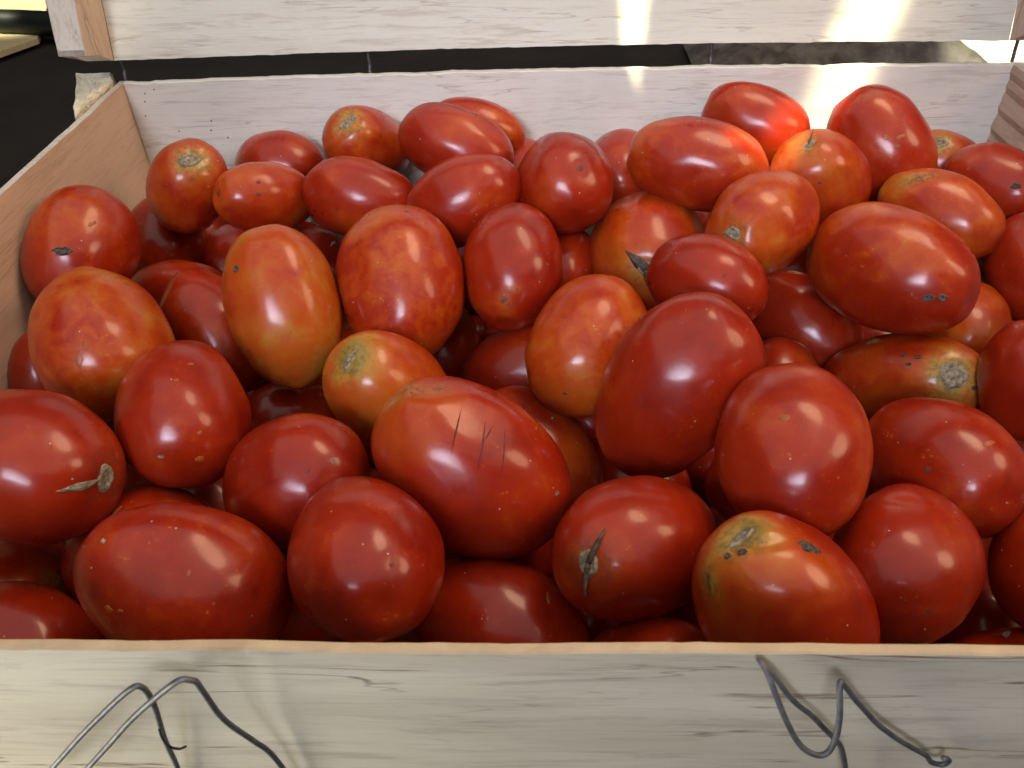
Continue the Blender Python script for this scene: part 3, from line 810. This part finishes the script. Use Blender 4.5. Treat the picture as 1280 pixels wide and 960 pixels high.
# id: (how orange, how mottled, olive shoulder, label)
LOOK = {
    1: (0.30, 0.5, 0.2, 'upright tomato with round stem scar on top, in the back left corner'),
    2: (0.12, 0.2, 0.0, 'tomato against the back board behind the two-pitted one, right of the corner tomato'),
    3: (0.22, 0.3, 0.2, 'lengthwise tomato with two small pits, beside the corner tomato with the stem scar'),
    4: (0.22, 0.4, 0.3, 'tomato with a narrow grey scar on its upper left, against the back board'),
    5: (0.10, 0.2, 0.0, 'long tomato leaning down to the right in front of the one with a brown tip'),
    6: (0.32, 0.5, 0.1, 'orange-red tomato with a brown tip touching the back board, left of centre'),
    7: (0.12, 0.2, 0.0, 'smooth red tomato lying below the one with a narrow grey scar'),
    8: (0.14, 0.2, 0.0, 'smooth tomato tilted up to the right, just behind the round dark one at centre'),
    9: (0.05, 0.2, 0.0, 'round bright red tomato with one small dimple, near the middle of the back board'),
    10: (0.15, 0.2, 0.0, 'half hidden tomato between the dimpled round one and the long sunlit one'),
    11: (0.24, 0.5, 0.2, 'long tomato with its right end in the sun streak, in the second row'),
    12: (0.16, 0.2, 0.0, 'tomato against the back board whose right tip glows in the sun streak'),
    13: (0.40, 0.4, 0.2, 'round orange-red tomato with a slit stem scar on top, right of the sun streak'),
    14: (0.18, 0.3, 0.0, 'tall tomato with yellow specks by the back board, right of the sun streak'),
    15: (0.30, 0.3, 0.2, 'small half hidden tomato with a stem scar in the back right corner'),
    16: (0.16, 0.3, 0.1, 'tomato cut by the right picture edge, beside the right side board'),
    17: (0.34, 0.6, 0.4, 'olive-shouldered tomato slanting down right, behind the largest one on the right'),
    18: (0.42, 0.7, 0.3, 'round tomato with yellow mottling and a dark stem scar at its lower left'),
    19: (0.22, 0.6, 0.2, 'largest tomato on the right, with two small black scabs near its lower end'),
    20: (0.42, 0.4, 0.1, 'orange-red tomato with a dark dried sepal, half hidden right of centre'),
    21: (0.02, 0.2, 0.0, 'glossy dark red tomato in front of the dried sepal'),
    22: (0.00, 0.3, 0.0, 'dark red upright tomato with faint smudges at the centre of the crate'),
    23: (0.06, 0.2, 0.0, 'sliver of tomato showing right of the dark upright one at centre'),
    24: (0.30, 1.0, 0.4, 'large upright tomato with yellow mottled top, left of centre'),
    25: (0.74, 0.6, -0.12, 'most orange tomato of all, upright egg shape with olive lower end'),
    26: (0.16, 0.5, 0.1, 'round tomato with a small black dash, against the left side board'),
    27: (0.10, 0.2, 0.0, 'half hidden tomato right of the one with the black dash'),
    28: (0.56, 0.9, 0.1, 'big orange-brown tomato with yellow streaks by the left side board'),
    29: (0.02, 0.5, 0.0, 'round glossy red tomato with a few yellow dots, in front of the orange-brown one'),
    30: (0.06, 0.2, 0.0, 'bit of tomato squeezed between the orange-brown one and the left side board'),
    31: (0.10, 0.2, 0.0, 'lying tomato sunk behind the orange-brown one on the left'),
    32: (0.22, 0.3, 0.0, 'sunken tomato left of the most orange one, half covered by it'),
    33: (0.14, 0.3, 0.0, 'tomato with a pale scuff peeking out behind the top of the most orange one'),
    34: (0.12, 0.2, 0.0, 'small bit of tomato deep below the two-pitted one'),
    35: (0.56, 0.5, 0.3, 'orange tomato with a narrow grey stem scar, behind the scratched one'),
    36: (0.06, 0.3, 0.5, 'large tomato with scratches across its flat top, front centre'),
    37: (0.46, 0.7, 0.4, 'orange-topped tomato leaning left of the large diagonal one'),
    38: (0.06, 0.3, 0.1, 'large diagonal dark red tomato with a flattened upper side, right of centre'),
    39: (0.14, 0.4, 0.2, 'large upright tomato with one yellow spot, right of the diagonal one'),
    40: (0.04, 0.2, 0.0, 'dark tomato sunk between the diagonal one and the largest on the right'),
    41: (0.12, 0.2, 0.0, 'small bit of tomato above the large one with the yellow spot'),
    42: (0.38, 0.5, 0.5, 'long tomato with a big round stem scar in yellow-green skin, at right'),
    43: (0.50, 0.5, 0.2, 'brownish tomato sunk behind the one with the big round stem scar'),
    44: (0.04, 0.2, 0.0, 'upper one of the tomatoes halved by the right picture edge, by the brownish one'),
    45: (0.08, 0.2, 0.0, 'tomato halved by the right picture edge beside the big round stem scar'),
    46: (0.08, 0.6, 0.1, 'large lying tomato with a yellow streak, behind the creased one at lower right'),
    47: (0.02, 0.3, 0.0, 'round dark red tomato with a crease on top, at the lower right'),
    48: (0.18, 0.4, 0.5, 'tomato with grey scar and dark rotten scabs at its orange end, by the front board'),
    49: (0.00, 0.2, 0.1, 'dark red tomato with a stem scar and two dried sepals, front centre'),
    50: (0.06, 0.4, 0.0, 'tomato half hidden by the front board, below the scratched one'),
    51: (0.04, 0.4, 0.0, 'round dark red tomato at the front board, left of centre'),
    52: (0.10, 0.6, 0.0, 'largest tomato at the front board on the left, with a warm sheen'),
    53: (0.10, 0.4, 0.0, 'tomato just behind the largest one at the front left'),
    54: (0.02, 0.2, 0.0, 'glossy dark red tomato with a tiny pale pit, behind the round one at the front'),
    55: (0.10, 0.2, 0.1, 'large tomato with a split stem end, cut by the left picture edge'),
    56: (0.10, 0.2, 0.0, 'dim tomato deep under the most orange one'),
    57: (0.02, 0.2, 0.0, 'dark tomato deep below the dark upright one at centre'),
    58: (0.34, 0.3, 0.0, 'brownish tomato behind the right side of the scratched one'),
    59: (0.06, 0.2, 0.0, 'cap of a small tomato peeping over the front board, right of centre'),
    60: (0.44, 0.4, 0.0, 'dim brownish tomato under the split one at the left picture edge'),
    61: (0.04, 0.2, 0.0, 'tomato in the lower left corner, cut by the front board and picture edge'),
    62: (0.02, 0.2, 0.0, 'dark tomato cut by the right picture edge, right of the creased one'),
    63: (0.10, 0.2, 0.0, 'dim tomato deep down to the right of the creased one'),
    64: (0.10, 0.3, 0.0, 'cap of a tomato with a pale scar over the front board, far right'),
    65: (0.02, 0.2, 0.0, 'dark tomato deep under the large diagonal one'),
    66: (0.06, 0.2, 0.0, 'dark tomato deep behind the right side of the mottled upright one'),
    67: (0.20, 0.2, 0.0, 'dark tomato deep under the glossy one with yellow dots'),
    68: (0.06, 0.2, 0.0, 'tip of a tomato behind the left side of the dimpled round one'),
    70: (0.04, 0.2, 0.0, 'dark tomato deep in front of the one with dried sepals'),
    72: (0.08, 0.2, 0.0, 'dark tomato deep between the corner tomato and the two-pitted one'),
    73: (0.08, 0.2, 0.0, 'dark tomato deep under the long one whose end is sunlit'),
    74: (0.08, 0.2, 0.0, 'dark tomato deep between the yellow-specked one and the largest on the right'),
}


def tomato_mesh(tid, r, k, seed, look):
    rnd = random.Random(seed)
    NR, NS = 44, 56
    egg = rnd.uniform(-0.07, 0.05)
    blunt = rnd.uniform(0.86, 0.97)
    lob = rnd.choice((2, 3, 3, 4))
    la = rnd.uniform(0.006, 0.026)
    ph = rnd.uniform(0, 6.28)
    off = Vector((rnd.uniform(0, 50), rnd.uniform(0, 50), rnd.uniform(0, 50)))
    dep = rnd.uniform(0.05, 0.09)
    nub = rnd.choice((-0.05, -0.02, 0.02, 0.03))
    vs_, fs = [], []

    def pt(th, f):
        st, ct = math.sin(th), math.cos(th)
        rho = (st**blunt)*(1 + egg*ct)
        z = ct*k
        rho *= 1 + la*math.cos(lob*f+ph)*(0.4+0.6*abs(ct))
        z -= dep*math.exp(-(th/0.20)**2)
        z -= nub*math.exp(-((PI-th)/0.16)**2)
        v = Vector((rho*math.cos(f), rho*math.sin(f), z))
        v *= 1 + 0.050*noise.noise(v*0.9+off) + 0.018*noise.noise(v*2.0+off)
        return v*r
    flats = []
    for _ in range(4):
        dv = Vector((rnd.gauss(0, 1), rnd.gauss(0, 1), rnd.gauss(0, 0.7))).normalized()
        flats.append((dv, rnd.uniform(0.90, 0.97), rnd.uniform(0.35, 0.75)))
    vs_.append(pt(1e-4, 0))
    for i in range(1, NR):
        for j in range(NS):
            vs_.append(pt(PI*i/NR, 2*PI*j/NS))
    vs_.append(pt(PI-1e-4, 0))
    # sides a little flattened where the fruit grew or lay against something
    for dv, cutf, am in flats:
        cut = max(v.dot(dv) for v in vs_)*cutf
        vs_ = [v - dv*max(0.0, v.dot(dv)-cut)*am for v in vs_]
    # keep the measured width and length
    ext = [(min(v[a] for v in vs_), max(v[a] for v in vs_)) for a in range(3)]
    want = (r*1.02, r*1.02, r*k*1.01)
    vs_ = [Vector([(v[a]-(ext[a][0]+ext[a][1])/2)*2*want[a]/(ext[a][1]-ext[a][0]) for a in range(3)]) for v in vs_]
    for j in range(NS):
        fs.append((0, 1+j, 1+(j+1) % NS))
        b = 1+(NR-2)*NS
        fs.append((len(vs_)-1, b+(j+1) % NS, b+j))
    for i in range(NR-2):
        for j in range(NS):
            a, b = 1+i*NS+j, 1+i*NS+(j+1) % NS
            fs.append((a, a+NS, b+NS, b))
    return vs_, fs


def patch(name, bvh, p, t, a, b, kind, parent, rnd):
    """a blemish that follows the skin: small polar sheet laid on it with its own relief"""
    loc, nor, _, _ = bvh.find_nearest(p)
    t = (t - nor*t.dot(nor))
    t = t.normalized() if t.length > 1e-6 else nor.orthogonal().normalized()
    s = nor.cross(t)
    NRG, NSG = (6, 22)
    if kind in ('pit', 'cork', 'spot'):
        a, b = a*0.75, b*0.75
    vs_, fs = [], []
    sd = rnd.uniform(0, 90)
    irr = {'stem': 0.20, 'scab': 0.35, 'spot': 0.28, 'pit': 0.15, 'tip': 0.2, 'cork': 0.35, 'scratch': 0.2, 'crack': 0.15, 'crease': 0.2}[kind]

    def hgt(q):
        if kind == 'stem':
            return 0.00035 + 0.0007*math.exp(-((q-0.72)/0.16)**2) + 0.0007*math.exp(-(q/0.22)**2) - 0.0003*math.exp(-((q-0.42)/0.12)**2)
        if kind == 'scab':
            return 0.0002 + 0.0005*math.exp(-((q-0.75)/0.2)**2)
        if kind == 'crack':
            return 0.0003 + 0.0006*(1-q)
        return 0.00016 + 0.00012*(1-q)
    for i in range(NRG+1):
        q = i/NRG
        for j in range(NSG if i else 1):
            f = 2*PI*j/NSG
            w = 1 + irr*noise.noise(Vector((math.cos(f)*1.7+sd, math.sin(f)*1.7, q*0.4)))*1.6
            ca, sa = math.cos(f), math.sin(f)
            if kind in ('scratch', 'crack', 'crease'):
                sa *= (1-abs(ca)**1.5)**0.7 if abs(ca) < 1 else 0
            base = loc + t*(a*q*w*ca) + s*(b*q*w*sa)*(0.5 if kind == 'scratch' else 1)
            l2_, n2_, _, _ = bvh.find_nearest(base)
            h = hgt(q) if i < NRG else -0.0002
            h += (0.0003*noise.noise(base*900+Vector((sd, 0, 0))) if kind in ('stem', 'scab', 'cork', 'crack') and i < NRG else 0)
            vs_.append(l2_ + n2_*h)
    for j in range(NSG):
        fs.append((0, 1+j, 1+(j+1) % NSG))
    for i in range(NRG-1):
        for j in range(NSG):
            x, y = 1+i*NSG+j, 1+i*NSG+(j+1) % NSG
            fs.append((x, x+NSG, y+NSG, y))
    me = bpy.data.meshes.new(name)
    me.from_pydata([tuple(v) for v in vs_], [], fs)
    mat = {'stem': 'cork', 'scab': 'scab', 'spot': 'spot', 'pit': 'pit', 'tip': 'pit', 'cork': 'cork', 'scratch': 'scratch', 'crack': 'cork', 'crease': 'crease'}[kind]
    return link_mesh(name, me, M[mat], parent, True)


def sepal(parent, base, tipdir, nor, length, width, curl, bvh):
    """narrow dried leaf of the stem crown"""
    secs = []
    t = (tipdir - nor*tipdir.dot(nor)).normalized()
    s = nor.cross(t)
    for i in range(9):
        q = i/8
        c, cn, _, _ = bvh.find_nearest(base + t*length*q)
        c = c + cn*(0.0009 + curl*q*q)
        w = width*(1-q)**0.6*(0.6+0.5*math.sin(PI*min(q*1.3, 1))) + 0.0002
        th = 0.0005
        secs.append([c - s*w, c - s*w*0.4 + cn*th, c + s*w*0.4 + cn*th*0.4, c + s*w, c - cn*th])
    return loft('dried_sepal', secs, M['sepal'], parent, True)


NAMES = {'stem': 'stem_scar', 'scab': 'scab', 'spot': 'yellow_spot', 'pit': 'skin_pit', 'tip': 'blossom_tip', 'cork': 'corky_speck',
         'scratch': 'scratch', 'crack': 'stem_crack', 'crease': 'skin_crease'}
HIDDEN = (0.08, 0.2, 0.0, 'dark tomato of the lower layer, all but hidden under the others')
HALO = {49: 0.25, 20: 0.3, 55: 0.25, 13: 0.45, 18: 0.6}
for tid in sorted(BODY):
    x, y, z, ax, ay, az, r, k = BODY[tid]
    look = LOOK.get(tid, HIDDEN)
    cen = Vector((x, y, z))
    q = Vector((ax, ay, az)).to_track_quat('Z', 'Y')
    verts, faces = tomato_mesh(tid, r, k, tid*7+3, look)
    mw = q.to_matrix().to_4x4()
    mw.translation = cen
    inv = mw.inverted()
    marks = [mk for mk in MARKS if mk[0] == tid]
    local = [(mk[1], inv @ Vector(mk[2:5]), q.inverted() @ Vector(mk[5:8]), mk[8], mk[9]) for mk in marks]
    # pits, creases and scratches press into the skin
    for kind, p, t, a, b in local:
        if kind in ('pit', 'crease', 'crack', 'stem'):
            dpt = {'stem': 0.0016, 'pit': 0.0010 if tid == 9 else 0.0004, 'crease': 0.0016, 'crack': 0.0010}[kind]
            for i, v in enumerate(verts):
                d = (v-p).length
                if d < a*3+0.004:
                    along = (v-p).dot(t)
                    across = math.sqrt(max(d*d-along*along, 0))
                    e = math.exp(-(along/(a*0.9+0.0015))**2 - (across/(b*0.9+0.0022))**2)
                    verts[i] = v*(1 - dpt*e/max(v.length, 1e-4))
    if tid in (36, 38):   # flattened where another tomato pressed
        wn = Vector((0.35, -0.25, 0.9)) if tid == 36 else Vector((-0.30, -0.20, 0.93))
        ln = (q.inverted() @ wn).normalized()
        top = max(v.dot(ln) for v in verts)
        cut = top*0.93
        for i, v in enumerate(verts):
            h = v.dot(ln)
            if h > cut:
                verts[i] = v - ln*(h-cut)*0.75
    me = bpy.data.meshes.new('tomato')
    me.from_pydata([tuple(v) for v in verts], [], faces)
    bvh = BVHTree.FromPolygons([tuple(v) for v in verts], faces)
    ca = me.color_attributes.new('skin', 'FLOAT_COLOR', 'POINT')
    stems = [(p, max(a, b)) for kind, p, t, a, b in local if kind == 'stem']
    dirts = [(p, t, a, b) for kind, p, t, a, b in local if kind == 'dirt']
    buf = []
    for v in verts:
        hal = dirt = 0.0
        for p, a in stems:
            d = (v-p).length
            hal = max(hal, HALO.get(tid, 0.9)*math.exp(-(d/(a*1.5+0.0012))**2))
            dirt = max(dirt, 0.5*math.exp(-((d-a*1.1)/(a*0.7+0.001))**2))
        for p, t, a, b in dirts:
            al = (v-p).dot(t)
            ac = math.sqrt(max((v-p).length_squared-al*al, 0))
            e = math.exp(-(al/(a*1.1+0.001))**2-(ac/(b*1.1+0.001))**2)
            dirt = max(dirt, e)
            hal = max(hal, 0.5*math.exp(-(al/(a*2))**2-(ac/(b*2.4))**2))
        zz = v.z/(r*k)
        sh = look[2]
        shoulder = max(0.0, zz*1.4-0.35)*sh if sh >= 0 else max(0.0, -zz*1.4-0.25)*(-sh)
        buf += [hal, dirt, min(shoulder, 1.0), 1.0]
    ca.data.foreach_set('color', buf)
    o = link_mesh('tomato', me, M['skin'], None, True)
    o.matrix_world = mw
    o['orange'] = look[0]
    o['mottle'] = look[1]
    tag(o, look[3], 'tomato', 'roma tomatoes heaped in the crate' if tid < 100 else 'lower layer of tomatoes')
    rnd = random.Random(tid)
    for kind, p, t, a, b in local:
        if kind in ('dirt', 'crease'):
            continue
        patch(NAMES[kind], bvh, p, t, a, b, kind, o, rnd)
    qi = q.inverted()
    if tid in (49, 20, 13) and stems:
        p = stems[0][0]
        lc, ln, _, _ = bvh.find_nearest(p)
        for wd, ln_, wi, cu in {49: ((rt*0.45+up*0.9, 0.0135, 0.0012, 0.0008), (-rt*0.12-up, 0.0125, 0.0010, 0.0004)),
                                20: ((rt*0.8-up*0.55, 0.0190, 0.0036, 0.0050), (-rt*0.7+up*0.7, 0.0150, 0.0036, 0.0030), (rt*0.2-up*0.9, 0.014, 0.0026, 0.003)),
                                13: ((rt*0.3+up*0.9, 0.0070, 0.0007, 0.0030),)}[tid]:
            sepal(o, lc, qi @ wd, ln, ln_, wi, cu, bvh)
